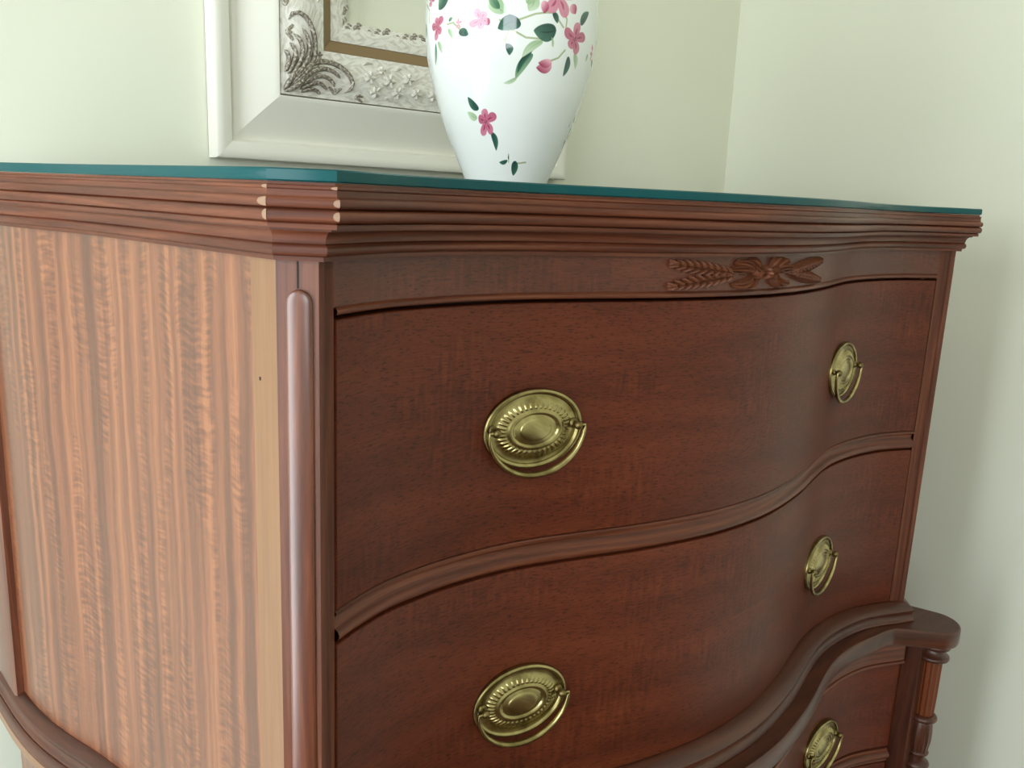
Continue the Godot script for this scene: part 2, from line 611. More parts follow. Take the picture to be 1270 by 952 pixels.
func tex_vase() -> ImageTexture:
	vim = Image.create(VW, VH, false, Image.FORMAT_RGB8)
	vim.fill(Color8(223, 226, 223))
	var spray := vase_spray()
	for item in spray:
		match item[0]:
			"s":
				stem(item[1], item[2], Color(0.62, 0.66, 0.52))
			"l":
				leafp(item[1], item[2], item[3], item[4], item[5], item[6], item[7])
			"b":
				bloom(item[1], item[2], item[3], item[4], 5, item[5], item[6])
			"d":
				blade(item[1], item[2], item[3], item[4], item[5], PINK_L, PINK_D, 0.05, 0.4)
	return ImageTexture.create_from_image(vim)

# ------------------------------------------------------------------ build

func _ready() -> void:
	# camera
	var cam := Camera3D.new()
	cam.name = "camera"
	add_child(cam)
	cam.transform = Transform3D(Basis(Vector3(0.7594, 0.0416, 0.6493), Vector3(0.1068, 0.9765, -0.1875), Vector3(-0.6418, 0.2117, 0.7371)).orthonormalized(), Vector3(-0.2461, Y0 + 0.4894, 0.4421))
	cam.fov = 48.46
	cam.near = 0.02
	cam.far = 60.0
	cam.current = true
	# sky and exposure
	var we := WorldEnvironment.new()
	we.name = "world"
	add_child(we)
	var env := Environment.new()
	we.environment = env
	env.background_mode = Environment.BG_SKY
	var sky := Sky.new()
	var sm := ProceduralSkyMaterial.new()
	sm.sky_top_color = Color(0.62, 0.74, 0.92)
	sm.sky_horizon_color = Color(0.90, 0.93, 0.96)
	sm.ground_bottom_color = Color(0.42, 0.45, 0.38)
	sm.ground_horizon_color = Color(0.72, 0.75, 0.70)
	sm.energy_multiplier = 2.0
	sky.sky_material = sm
	env.sky = sky
	env.tonemap_mode = Environment.TONE_MAPPER_LINEAR
	env.tonemap_exposure = 1.1
	env.sdfgi_enabled = true
	env.ssao_enabled = true
	env.ssil_enabled = true
	# daylight through the two windows of the left wall
	for wnd in WINDOWS:
		var day := AreaLight3D.new()
		day.name = numbered("daylight", self)
		day.area_size = Vector2(wnd[1] - wnd[0] - 0.08, wnd[3] - wnd[2] - 0.08)
		day.light_color = wnd[4]
		day.light_energy = wnd[5]
		day.area_range = 12.0
		day.shadow_enabled = true
		add_child(day)
		day.position = Vector3(LEFT_X + 0.012, (wnd[2] + wnd[3]) / 2, (wnd[0] + wnd[1]) / 2)
		day.rotation.y = -PI / 2

	make_materials()
	room()
	dresser()
	glass_top()
	vase()
	frame()

func make_materials() -> void:
	var tp := tex_panel()
	var tf := tex_front()
	var ts := tex_straight(Color8(64, 31, 20), Color8(92, 48, 31), Color8(122, 69, 45), 31)
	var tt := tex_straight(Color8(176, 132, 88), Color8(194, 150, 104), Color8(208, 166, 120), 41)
	M.panel = wood(tp, 0.52, 0.52, 0.36)
	M.front = wood(tf, 0.84, 0.21, 0.40)
	M.front2 = wood(tf, 0.84, 0.21, 0.40, Vector3(0.43, 0.37, 0))
	M.front3 = wood(tf, 0.84, 0.21, 0.40, Vector3(0.17, 0.71, 0), Color(1.0, 0.92, 0.86))
	for k in ["front", "front2", "front3"]:
		M[k].metallic_specular = 0.32
	M.frieze = wood(tf, 0.84, 0.21, 0.42, Vector3(0.71, 0.13, 0))
	M.mold = wood(ts, 0.5, 0.06, 0.38)
	M.mold.metallic_specular = 0.40
	M.post = wood(ts, 0.5, 0.06, 0.34, Vector3(0.2, 0.3, 0), Color(1.0, 0.98, 0.96))
	for k in ["panel", "post"]:
		coat(M[k], 0.65)
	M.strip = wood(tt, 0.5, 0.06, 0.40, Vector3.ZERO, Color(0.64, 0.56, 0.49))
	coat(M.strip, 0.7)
	M.carve = wood(ts, 0.5, 0.06, 0.5, Vector3(0.4, 0.1, 0), Color(1.15, 1.22, 1.18))
	M.ledge = wood(ts, 0.5, 0.12, 0.36, Vector3(0.1, 0.6, 0), Color(0.80, 0.80, 0.80))
	M.column = wood(tt, 0.5, 0.06, 0.4, Vector3(0.6, 0.5, 0), Color(0.52, 0.33, 0.21))
	M.bare = mat(Color8(140, 108, 84), 0.55)
	M.inner = mat(Color8(40, 24, 18), 0.8)
	var bt := tex_blotch(256, 7.0, Color8(120, 107, 68), Color8(188, 174, 124), 51)
	M.brass = mat(Color.WHITE, 0.27, 1.0)
	M.brass.albedo_texture = bt
	M.brass.uv1_scale = Vector3(9, 9, 1)
	M.brass_dark = mat(Color8(120, 104, 66), 0.38, 1.0)
	M.glass_edge = mat(Color8(14, 72, 74), 0.3, 0.0, 0.3)
	M.glass = mat(Color(0.80, 0.93, 0.90, 0.06), 0.02)
	M.glass.transparency = BaseMaterial3D.TRANSPARENCY_ALPHA
	M.porcelain = mat(Color.WHITE, 0.10)
	M.porcelain.albedo_texture = tex_vase()
	M.porcelain.clearcoat_enabled = true
	M.porcelain.clearcoat = 0.4
	M.porcelain.clearcoat_roughness = 0.03
	M.cream = mat(Color8(224, 221, 209), 0.42)
	M.wash = mat(Color.WHITE, 0.6)
	M.wash.albedo_texture = tex_blotch(256, 9.0, Color8(176, 168, 152), Color8(226, 223, 213), 61, 0.85, 0.8)
	M.wash.uv1_scale = Vector3(16, 16, 1)
	M.glaze = mat(Color.WHITE, 0.55)
	M.glaze.albedo_texture = tex_blotch(256, 9.0, Color8(96, 86, 72), Color8(206, 200, 186), 71, 0.36, 1.2)
	M.glaze.uv1_scale = Vector3(40, 40, 1)
	M.gilt = mat(Color8(128, 104, 68), 0.5)
	M.wall = mat(Color8(221, 222, 204), 0.85)
	M.wall.heightmap_enabled = false
	M.white = mat(Color8(236, 236, 230), 0.5)
	M.floor = mat(Color8(96, 66, 46), 0.45)
	M.pane = mat(Color(0.9, 0.95, 0.95, 0.04), 0.02)
	M.pane.transparency = BaseMaterial3D.TRANSPARENCY_ALPHA

# ---- the room

func slab(a: Vector3, b: Vector3) -> ArrayMesh:
	var mb := Mesher.new()
	mb.box((a + b) * 0.5, (b - a).abs())
	return mb.done()

func room() -> void:
	var z1 := 2.7
	var top := 2.45
	structure("wall_back", slab(Vector3(LEFT_X - 0.12, 0, WALL_Z - 0.12), Vector3(WALL_X + 0.12, top, WALL_Z)), M.wall, "pale green back wall behind the chest", "wall")
	structure("wall_right", slab(Vector3(WALL_X, 0, WALL_Z), Vector3(WALL_X + 0.12, top, z1)), M.wall, "pale green side wall to the right of the chest", "wall")
	structure("wall_front", slab(Vector3(LEFT_X - 0.12, 0, z1), Vector3(WALL_X + 0.12, top, z1 + 0.12)), M.wall, "pale green wall facing the chest", "wall")
	structure("floor", slab(Vector3(LEFT_X - 0.12, -0.1, WALL_Z - 0.12), Vector3(WALL_X + 0.12, 0, z1 + 0.12)), M.floor, "brown wooden floor under the chest", "floor")
	structure("ceiling", slab(Vector3(LEFT_X - 0.12, top, WALL_Z - 0.12), Vector3(WALL_X + 0.12, top + 0.1, z1 + 0.12)), M.white, "white ceiling above the room", "ceiling")
	# left wall with its window openings
	var x0 := LEFT_X - 0.12
	var mb := Mesher.new()
	var holes := [WALL_Z]
	for wnd in WINDOWS:
		holes += [wnd[0], wnd[1]]
		for r in [[0.0, wnd[2]], [wnd[3], top]]:
			mb.box(Vector3((x0 + LEFT_X) / 2, (r[0] + r[1]) / 2, (wnd[0] + wnd[1]) / 2), Vector3(0.12, r[1] - r[0], wnd[1] - wnd[0]))
	holes.append(z1)
	for k in range(0, holes.size(), 2):
		mb.box(Vector3((x0 + LEFT_X) / 2, top / 2, (holes[k] + holes[k + 1]) / 2), Vector3(0.12, top, holes[k + 1] - holes[k]))
	structure("wall_left", mb.done(), M.wall, "pale green wall with two windows", "wall")
	for w in WINDOWS.size():
		window(w)
	for r in [["back", Vector3((LEFT_X + WALL_X) / 2, 0.05, WALL_Z + 0.007), Vector3(WALL_X - LEFT_X, 0.1, 0.014)], ["right", Vector3(WALL_X - 0.007, 0.05, (WALL_Z + z1) / 2), Vector3(0.014, 0.1, z1 - WALL_Z)]]:
		var b := Mesher.new()
		b.box(r[1], r[2], 0.004)
		structure("baseboard_" + r[0], b.done(), M.white, "white baseboard along the %s wall" % r[0], "baseboard")

func window(w: int) -> void:
	var za: float = WINDOWS[w][0]
	var zb: float = WINDOWS[w][1]
	var ya: float = WINDOWS[w][2]
	var yb: float = WINDOWS[w][3]
	var cx := LEFT_X - 0.06
	var win := Node3D.new()
	win.name = "window_%d" % (w + 1)
	add_child(win)
	win.position = Vector3(cx, ya, (za + zb) / 2)
	win.set_meta("kind", "structure")
	tag(win, ["white sash window in the left wall beside the chest", "wide white sash window in the left wall nearer the room's front"][w], "window")
	var fr := Mesher.new()
	for s in [za + 0.02, zb - 0.02]:
		fr.box(Vector3(cx, (ya + yb) / 2, s), Vector3(0.06, yb - ya, 0.04), 0.003)
	for s in [ya + 0.02, (ya + yb) / 2, yb - 0.02]:
		fr.box(Vector3(cx, s, (za + zb) / 2), Vector3(0.06, 0.04, zb - za - 0.08), 0.003)
	obj("window_frame", fr.done(), M.white, win)
	for k in 2:
		var p := Mesher.new()
		p.box(Vector3(cx, lerpf(ya, yb, 0.25 + 0.5 * k), (za + zb) / 2), Vector3(0.006, (yb - ya) / 2 - 0.04, zb - za - 0.08))
		obj("pane", p.done(), M.pane, win)
	var sl := Mesher.new()
	sl.box(Vector3(LEFT_X - 0.02, ya - 0.012, (za + zb) / 2), Vector3(0.10, 0.024, zb - za + 0.08), 0.004)
	obj("window_sill", sl.done(), M.white, win)

# ---- the chest-on-chest

func profile_cornice() -> Array:
	var p := [Vector2(0, 0), Vector2(0.0071, 0), Vector2(0.0071, 0.0024), Vector2(0.0082, 0.0030)]
	p += arc(0.0092, 0.0062, 0.0032, -90, 90, 8)
	p += [Vector2(0.0096, 0.0096)]
	p += arc(0.0178, 0.0092, 0.0078, 175, 98, 8)
	p += [Vector2(0.0186, 0.0168), Vector2(0.0186, 0.0180), Vector2(0.0258, 0.0181), Vector2(0.0262, 0.0206), Vector2(0.0244, 0.0216)]
	p += arc(0.0262, 0.0250, 0.0034, -85, 85, 8)
	p += [Vector2(0.0250, 0.0289)]
	p += arc(0.0272, 0.0318, 0.0028, -85, 85, 8)
	p += [Vector2(0.0262, 0.0352), Vector2(0.0258, 0.0384)]
	p += arc(0.0252, 0.0396, 0.0011, -80, 80, 4)
	p += [Vector2(0.0238, 0.0410), Vector2(0.0236, 0.0424), Vector2(0, 0.0424)]
	return p

func block(called: String, mesh_path: Array, prof: Array, y: float, m: Material, parent: Node, swap := false, caps := false) -> MeshInstance3D:
	var mb := Mesher.new()
	var P := swept(mb, mesh_path[0], mesh_path[1], prof, y, swap)
	if caps:
		for e in [0, P.size() - 1]:
			var d: Vector3 = (P[0][0] - P[1][0]) if e == 0 else (P[e][0] - P[e - 1][0])
			mb.cap(P[e], d.normalized())
	return obj(called, mb.done(), m, parent)

# a slice of the serpentine front between two x
func front_run(xa: float, xb: float, n: int, extra := 0.0) -> Array:
	var p := []
	var nv := []
	for i in n + 1:
		var x := lerpf(xa, xb, float(i) / n)
		var nn := snormal(x)
		p.append(Vector2(x, sfront(x)) + nn * extra)
		nv.append(nn)
	return [p, nv]

func slab_profile(depth: float, y0: float, y1: float, r: float) -> Array:
	return [Vector2(-depth, y0), Vector2(-r, y0)] + arc(-r, y0 + r, r, -90, 0, 3) + arc(-r, y1 - r, r, 0, 90, 3) + [Vector2(-depth, y1)]

func dresser() -> void:
	var d := thing("chest_of_drawers", Vector3(0.4, 0, -0.22), "tall dark mahogany chest of drawers with serpentine front, canted corners and oval brass pulls", "dresser")
	# inner body, so that no gap looks through
	var core := Mesher.new()
	core.box(Vector3(0.4, Y0 + 0.246, -0.262), Vector3(0.81, 0.492, 0.45))
	obj("inner_carcass", core.done(), M.inner, d)
	# sides: panel, front strip, back post; then canted post, stile
	for right in [false, true]:
		var sp := side_path(40)
		var sn := normals_of(sp)
		var run: Array = flipped(sp, sn) if right else [sp, sn]
		block("side_panel", run, [Vector2(-0.015, 0.0), Vector2(-0.0008, 0.0), Vector2(-0.0008, CB), Vector2(-0.015, CB)], Y0, M.panel, d)
		var st := [P3, V2]
		run = flipped(st, normals_of(st)) if right else [st, normals_of(st)]
		block("side_strip", run, [Vector2(-0.012, 0.0), Vector2(0, 0.0), Vector2(0, CB), Vector2(-0.012, CB)], Y0, M.strip, d, true)
		var e: Vector2 = SIDE[SIDE.size() - 1]
		var bp := [e + Vector2(0.01, -0.064), e + Vector2(-0.0055, -0.064), e + Vector2(-0.0095, -0.060), e + Vector2(-0.0072, -0.003), e + Vector2(-0.0055, 0.0), e + Vector2(0.012, 0.0)]
		run = flipped(bp, normals_of(bp)) if right else [bp, normals_of(bp)]
		block("back_post", run, [Vector2(0, 0), Vector2(0, CB)], Y0, M.post, d, true)
		var cp := [V2, V1]
		var nn := (V1 - V2).normalized()
		nn = Vector2(-nn.y, nn.x)
		run = flipped(cp, [nn, nn]) if right else [cp, [nn, nn]]
		var post := block("corner_post", run, [Vector2(-0.012, 0), Vector2(0, 0), Vector2(0, CB), Vector2(-0.012, CB)], Y0, M.post, d, true)
		reed(post, right)
		var sv := [V1, V1.lerp(Vector2.ZERO, 0.30), V1.lerp(Vector2.ZERO, 0.36), V1.lerp(Vector2.ZERO, 0.97)]
		var so := normals_of(sv)
		sv[1] += so[1] * 0.0004
		sv[2] -= so[2] * 0.0012
		sv[3] -= so[3] * 0.0010
		run = flipped(sv, so) if right else [sv, so]
		block("stile", run, [Vector2(-0.02, 0), Vector2(0, 0), Vector2(0, CB), Vector2(-0.02, CB)], Y0, M.mold, d, true)
	# frieze with its lower bead and the carved spray
	var fz := block("frieze_panel", front_run(-0.001, W + 0.001, 80, -0.001), [Vector2(-0.02, 0.4232), Vector2(0, 0.4232), Vector2(0, CB), Vector2(-0.02, CB)], Y0, M.frieze, d)
	block("frieze_bead", front_run(0.0, W, 80, -0.0012), [Vector2(-0.02, 0.4184), Vector2(0.0002, 0.4184)] + arc(0.0004, 0.4205, 0.0021, -90, 60, 6) + [Vector2(0.0004, 0.4234), Vector2(-0.02, 0.4236)], Y0, M.mold, fz)
	carving(fz)
	# cornice in five mitred runs
	var pc := profile_cornice()
	for right in [false, true]:
		block("cornice_molding", run_side(right), pc, Y0 + CB, M.mold, d)
		block("cornice_corner", run_corner(right), pc, Y0 + CB, M.mold, d)
	block("cornice_molding", run_front(), pc, Y0 + CB, M.mold, d)
	worn_spots(d)
	# drawers of the upper case
	var spec := [[0.2308, 0.4158, M.front], [0.0028, 0.2064, M.front2]]
	for s in spec:
		var dr := block("drawer", front_run(0.0008, W - 0.0008, 96), slab_profile(0.018, s[0], s[1], 0.0012), Y0, s[2], d, false, true)
		for x in [0.1755, 0.634]:
			pull(dr, x, (s[0] + s[1]) / 2 - (0.002 if s[0] > 0.1 else 0.011), 0.0)
	# rail between them: lip, cove, round
	var pr := [Vector2(-0.02, 0.0), Vector2(-0.0022, 0.0004)] + arc(-0.0024, 0.0058, 0.0046, -80, 70, 8) + [Vector2(-0.0016, 0.0114), Vector2(-0.0034, 0.0129), Vector2(-0.0040, 0.0159), Vector2(-0.0026, 0.0184), Vector2(-0.0004, 0.0192), Vector2(0.0, 0.0212), Vector2(-0.0012, 0.0224), Vector2(-0.02, 0.0225)]
	block("drawer_rail", front_run(0.0, W, 96), pr, Y0 + 0.2077, M.mold, d)
	# base moulding of the upper case
	var pb := [Vector2(0, -0.019), Vector2(0.0185, -0.019), Vector2(0.0195, -0.0175), Vector2(0.0188, -0.0155), Vector2(0.0165, -0.0145), Vector2(0.0152, -0.0125), Vector2(0.0150, -0.0085), Vector2(0.0158, -0.0068), Vector2(0.0172, -0.0058), Vector2(0.0174, -0.0042), Vector2(0.0160, -0.0030), Vector2(0.0110, -0.0008), Vector2(0.0035, 0.0024), Vector2(-0.002, 0.0028), Vector2(-0.012, 0.0028)]
	for right in [false, true]:
		block("base_molding", run_side(right), pb, Y0, M.ledge, d)
		block("base_molding", run_corner(right), pb, Y0, M.ledge, d)
	block("base_molding", run_front(), pb, Y0, M.ledge, d)
	lower_case(d)

# bare wood where the polish has rubbed off the mitres of the cornice, and a nail hole in the side strip
func worn_spots(d: Node) -> void:
	var side: Array = run_side(false)
	var cnt: int = side[0].size()
	var before: Vector2 = side[0][cnt - 2]
	var bvec: Vector2 = side[1][cnt - 2]
	var kinds := [[0.0252, 0.0396, 0.0012, 0.12], [0.0272, 0.0318, 0.0030, 0.20], [0.0262, 0.0250, 0.0036, 0.10]]
	for k in kinds:
		var mb := Mesher.new()
		var P := []
		for i in 9:
			var f: float = i / 8.0
			var tt: float = k[3] * f
			var o: Vector2 = V2.lerp(before, tt)
			var w: Vector2 = V2VEC.lerp(bvec, tt)
			var half := 50.0 * sqrt(maxf(0.0, 1.0 - f * f))
			var row := PackedVector3Array()
			for p in arc(k[0], k[1], k[2] + 0.00022 * sqrt(maxf(0.0, 1.0 - f)), -half, half, 8):
				row.append(Vector3(o.x + w.x * p.x, Y0 + CB + p.y, o.y + w.y * p.x))
			P.append(row)
		mb.grid(P, [], [], true)
		obj("worn_spot", mb.done(), M.bare, d)
	for k in kinds:
		var mb := Mesher.new()
		var P := []
		for i in 9:
			var f: float = i / 8.0
			var o: Vector2 = V1.lerp(V2, 0.09 * f)
			var w: Vector2 = V1VEC.lerp(V2VEC, 0.09 * f)
			var half := 40.0 * sqrt(maxf(0.0, 1.0 - f * f))
			var row := PackedVector3Array()
			for p in arc(k[0], k[1], k[2] + 0.0002 * sqrt(maxf(0.0, 1.0 - f)), -half, half, 8):
				row.append(Vector3(o.x + w.x * p.x, Y0 + CB + p.y, o.y + w.y * p.x))
			P.append(row)
		mb.grid(P, [], [], true)
		obj("worn_spot", mb.done(), M.bare, d)
	var h := P3.lerp(V2, 0.30)
	var hole := Mesher.new()
	hole.box(Vector3(h.x - 0.0001, Y0 + 0.380, h.y), Vector3(0.0006, 0.0022, 0.0014), 0.0002)
	obj("nail_hole", hole.done(), M.inner, d)

func reed(post: Node, right: bool) -> void:
	var mb := Mesher.new()
	var c := V2.lerp(V1, 0.55)
	var ax := (V1 - V2).normalized()
	var nn := Vector2(-ax.y, ax.x)
	var hw := 0.0078
	var hh := 0.0032
	var ytop := 0.4350
	var P := []
	# across the reed, then upwards, the top closing in a half round
	for i in 17:
		var a := PI * (1.0 - i / 16.0)
		var row := PackedVector3Array()
		for j in 15:
			var y := 0.0
			var k := 1.0
			if j >= 2:
				var b := PI * 0.5 * (j - 2) / 12.0
				y = ytop - hw + hw * sin(b)
				k = cos(b)
			else:
				y = (ytop - hw) * j / 2.0
			var q := c + ax * (cos(a) * hw * k) + nn * (hh * sqrt(maxf(0.0, sin(a))) * sqrt(maxf(k, 0.0)) - 0.0002)
			if right:
				q = mirror(q)
			row.append(Vector3(q.x, Y0 + y, q.y))
		P.append(row)
	mb.grid(P, [], [], right, 60.0, true)
	obj("reed", mb.done(), M.post, post)
	var jb := Mesher.new()
	var m2 := c - ax * 0.001 + nn * 0.0001
	if right:
		m2 = mirror(m2)
	jb.box(Vector3(m2.x, Y0 + 0.4430, m2.y), Vector3(0.0008, 0.015, 0.0008), 0.0, Basis(Vector3.UP, -PI / 4 if right else PI / 4))
	obj("joint_line", jb.done(), M.inner, post)

# ---- carved spray of wheat ears, leaves and a ribbon on the frieze

# one leaf-shaped lump: base and tip in frieze axes (x along, y up), height off the face
func frieze_leaf(mb: Mesher, b: Vector2, t: Vector2, width: float, high: float, bend := 0.0, lift := 0.0, crease := 0.3, yc := 0.4369) -> void:
	var P := []
	var ax := (t - b).normalized()
	var ay := Vector2(-ax.y, ax.x)
	var len := (t - b).length()
	for i in 9:
		var s := i / 8.0
		var prof := sqrt(maxf(0.0, sin(PI * pow(s, 0.8)))) if i < 8 else 0.0
		var row := PackedVector3Array()
		for j in 7:
			var c := j / 3.0 - 1.0
			var p := b + ax * (len * s) + ay * (bend * len * 4.0 * s * (1 - s) + c * width * 0.5 * prof)
			var hgt := 1.75 * high * prof * (sqrt(maxf(0.0, 1.0 - c * c)) - crease * maxf(0.0, 1.0 - 3.0 * absf(c))) + lift * s - 0.0004
			var q := Vector2(p.x, sfront(p.x) - 0.001) + snormal(p.x) * hgt
			row.append(Vector3(q.x, Y0 + yc + p.y, q.y))
		P.append(row)
	mb.grid(P, [], [], false, 65.0)

func carving(fz: Node) -> void:
	var cx := 0.391
	# wheat ears: two each side, fanned
	for s in [-1.0, 1.0]:
		for ear in [1.0, -1.0]:
			var mb := Mesher.new()
			var root := Vector2(cx + s * 0.040, 0.0008 * ear)
			var tip := Vector2(cx + s * 0.1045, 0.0088 * ear - 0.0005)
			var ax := (tip - root).normalized()
			var ay := Vector2(-ax.y, ax.x)
			frieze_leaf(mb, root - ax * 0.02, tip, 0.0028, 0.0022, 0.0, 0.0, 0.0)
			for k in 9:
				var f := 0.04 + 0.86 * k / 8.0
				var p := root.lerp(tip, f)
				var wide := 0.0062 * (0.45 + 0.80 * sin(PI * (0.12 + 0.8 * f))) * (1.0 - 0.35 * f * f)
				for e in [-1.0, 1.0]:
					frieze_leaf(mb, p + ay * e * 0.0004, p + ax * 0.0086 + ay * e * wide * 0.85, 0.0044, 0.0042, -0.10 * e, 0.0008, 0.15)
			frieze_leaf(mb, tip - ax * 0.007, tip + ax * 0.002, 0.004, 0.003, 0.0, 0.0, 0.1)
			obj("carved_wheat_ear", mb.done(), M.carve, fz)
	# broad leaves at the foot of the ears
	for s in [-1.0, 1.0]:
		var mb := Mesher.new()
		for l in [[0.014, 0.001, 0.040, 0.0085, 0.0085, 0.15], [0.014, -0.002, 0.042, -0.0085, 0.0085, -0.12], [0.010, 0.002, 0.046, 0.0035, 0.007, 0.05], [0.010, -0.001, 0.030, -0.0105, 0.006, -0.2], [0.008, 0.003, 0.028, 0.0115, 0.006, 0.2]]:
			frieze_leaf(mb, Vector2(cx + s * l[0], l[1]), Vector2(cx + s * l[2], l[3]), l[4], 0.0042, l[5] * s, 0.0012, 0.45)
		obj("carved_leaves", mb.done(), M.carve, fz)
	# ribbon bow in the middle: two loops, two tails and a knot
	var rb := Mesher.new()
	for l in [[0, 0, -0.019, 0.0085, 0.0092, 0.2], [0, 0, 0.019, 0.0085, 0.0092, -0.2], [0, 0, -0.016, -0.0090, 0.0080, -0.2], [0, 0, 0.016, -0.0090, 0.0080, 0.2], [-0.010, 0.006, -0.0215, -0.004, 0.005, 0.3], [0.010, 0.006, 0.0215, -0.004, 0.005, -0.3]]:
		frieze_leaf(rb, Vector2(cx + l[0], l[1]), Vector2(cx + l[2], l[3]), l[4], 0.0052, l[5], 0.0006, 0.75)
	for k in 5:
		var a := TAU * k / 5.0 + 0.3
		frieze_leaf(rb, Vector2(cx, 0.0005), Vector2(cx + cos(a) * 0.0075, 0.0005 + sin(a) * 0.0065), 0.0058, 0.0058, 0.0, 0.0, 0.3)
	frieze_leaf(rb, Vector2(cx - 0.003, 0.0005), Vector2(cx + 0.003, 0.0005), 0.005, 0.0072, 0.0, 0.0, 0.0)
	obj("carved_ribbon", rb.done(), M.carve, fz)

# ---- brass pulls

var pull_meshes := {}

func make_pull() -> void:
	var a := 0.043
	var b := 0.031
	# back plate: rings of an oval from the centre out, pressed in relief
	var rs := [0.0, 0.12, 0.22, 0.285, 0.295, 0.305, 0.315, 0.325, 0.36, 0.40, 0.43, 0.445, 0.46, 0.48, 0.50, 0.52, 0.545, 0.57, 0.59, 0.61, 0.63, 0.65, 0.67, 0.69, 0.71, 0.73, 0.75, 0.78, 0.81, 0.84, 0.865, 0.872, 0.885, 0.90, 0.92, 0.94, 0.96, 0.98, 0.993, 1.0, 1.0]
	var seg := 264
	var P := []
	for i in seg + 1:
		var th := TAU * i / seg
		var row := PackedVector3Array()
		for j in rs.size():
			var r: float = rs[j]
			row.append(Vector3(cos(th) * r * oval(r, a, b).x, sin(th) * r * oval(r, a, b).y, plate_height(r, th) if j < rs.size() - 1 else -0.0025))
		P.append(row)
	var mb := Mesher.new()
	mb.grid(P, [], [], true, 50.0, false, true)
	# planar coordinates, in metres, for the tarnish
	for k in mb.v.size():
		mb.t[k] = Vector2(mb.v[k].x, mb.v[k].y)
	pull_meshes.plate = mb.done()
	# posts: stub, ball and collar
	for s in [0, 1]:
		var pm := Mesher.new()
		var prof := []
		for p in [[0.0040, 0.0010], [0.0040, 0.0026], [0.0030, 0.0034], [0.0024, 0.0044], [0.0024, 0.0052]]:
			prof.append(p)
		for k in 9:
			var an := deg_to_rad(lerpf(-55, 90, k / 8.0))
			prof.append([0.0036 * cos(an), 0.0082 + 0.0036 * sin(an)])
		pm.lathe(Vector3.ZERO, prof, 20)
		# turn the lathe's axis from y to z and move it to the post's place
		var bas := Basis(Vector3.RIGHT, PI / 2)
		for k in pm.v.size():
			pm.v[k] = bas * pm.v[k] + Vector3((-1.0 if s == 0 else 1.0) * 0.0352, 0.0015, 0.001)
			pm.n[k] = bas * pm.n[k]
		pull_meshes[s] = pm.done()
	# bail: hangs from the posts round the lower half of the plate
	var pts := PackedVector3Array()
	var rad := []
	for k in 45:
		var f := k / 44.0
		var an := PI * (1.0 + f)
		var p := Vector3(cos(an) * 0.0412, 0.0015 + sin(an) * 0.0362, 0.0095)
		if k < 4 or k > 40:
			p.y = 0.0015 + sin(an) * 0.0362
		p.z = 0.0096 - 0.0014 * sin(PI * f)
		pts.append(p)
		rad.append(0.0014 + 0.0011 * sin(PI * f))
	# the ends turn in through the posts
	pts.insert(0, Vector3(-0.0352, 0.0016, 0.0092))
	rad.insert(0, 0.0015)
	pts.append(Vector3(0.0352, 0.0016, 0.0092))
	rad.append(0.0015)
	var bm := Mesher.new()
	bm.tube(pts, rad, 12)
	pull_meshes.bail = bm.done()

# the centre medallion is a slimmer oval than the rim
func oval(r: float, a: float, b: float) -> Vector2:
	var k := smoothstep(0.45, 0.95, r)
	return Vector2(lerpf(a * 1.0, a, k), lerpf(b * 0.86, b, k))

func plate_height(r: float, th: float) -> float:
	var h := 0.0
	if r >= 0.87:
		# rolled rim
		var q := (r - 0.935) / 0.065
		h = 0.0022 + 0.0021 * sqrt(maxf(0.0, 1.0 - q * q))
	elif r >= 0.57:
		# broad hollow with a band of gadroons towards the centre
		var q := (r - 0.57) / 0.30
		h = lerpf(0.0050, 0.0022, smoothstep(0.0, 0.85, q))
		var band := smoothstep(0.585, 0.62, r) * (1.0 - smoothstep(0.70, 0.76, r))
		h += 0.0010 * band * (0.5 + 0.5 * cos(th * 40.0 + 9.0 * (r - 0.6)))
	elif r >= 0.44:
		# raised ring round the medallion
		var q := (r - 0.505) / 0.065
		h = 0.0046 + 0.0015 * sqrt(maxf(0.0, 1.0 - q * q))
	else:
		var q := r / 0.44
		h = 0.0046 + 0.0016 * (1.0 - q * q) + 0.0005 * (1.0 - smoothstep(0.29, 0.32, r))
	return h

func pull(drawer: Node, x: float, y: float, extra: float) -> void:
	if pull_meshes.is_empty():
		make_pull()
	var nn := snormal(x)
	var z := Vector3(nn.x, 0, nn.y)
	var xf := Transform3D(Basis(Vector3.UP.cross(z), Vector3.UP, z), Vector3(x, Y0 + y, sfront(x)) + z * (extra + 0.0012))
	put("backplate", pull_meshes.plate, M.brass, drawer, xf)
	put("handle_post", pull_meshes[0], M.brass_dark, drawer, xf)
	put("handle_post", pull_meshes[1], M.brass_dark, drawer, xf)
	put("bail_handle", pull_meshes.bail, M.brass, drawer, xf)

# ---- lower case

const LOBE := Vector2(0.8385, 0.0415)
const LOBE_R := 0.033

# outline of the ledge from the back left round the front to the back right
func ledge_outline(grow := 0.0) -> Array:
	var left := []
	var sp := side_path(24, 0.062)
	var sn := normals_of(sp)
	for i in sp.size():
		left.append(sp[i] + sn[i] * (0.0135 + grow))
	var lc := mirror(LOBE)
	var r := LOBE_R + grow
	# round the lobe, from its back to the front
	for k in 21:
		var a := deg_to_rad(lerpf(200, 50, k / 20.0))
		left.append(lc + Vector2(cos(a), sin(a)) * r)
	var half := left.duplicate()
	for k in 41:
		var x := lerpf(0.010, 0.4, k / 40.0)
		var e := 0.0375 + grow - 0.008 * (1.0 - smoothstep(0.0, 0.06, x))
		half.append(Vector2(x, sfront(x)) + snormal(x) * e)
	var out := half.duplicate()
	for i in range(half.size() - 2, -1, -1):
		out.append(mirror(half[i]))
	return out

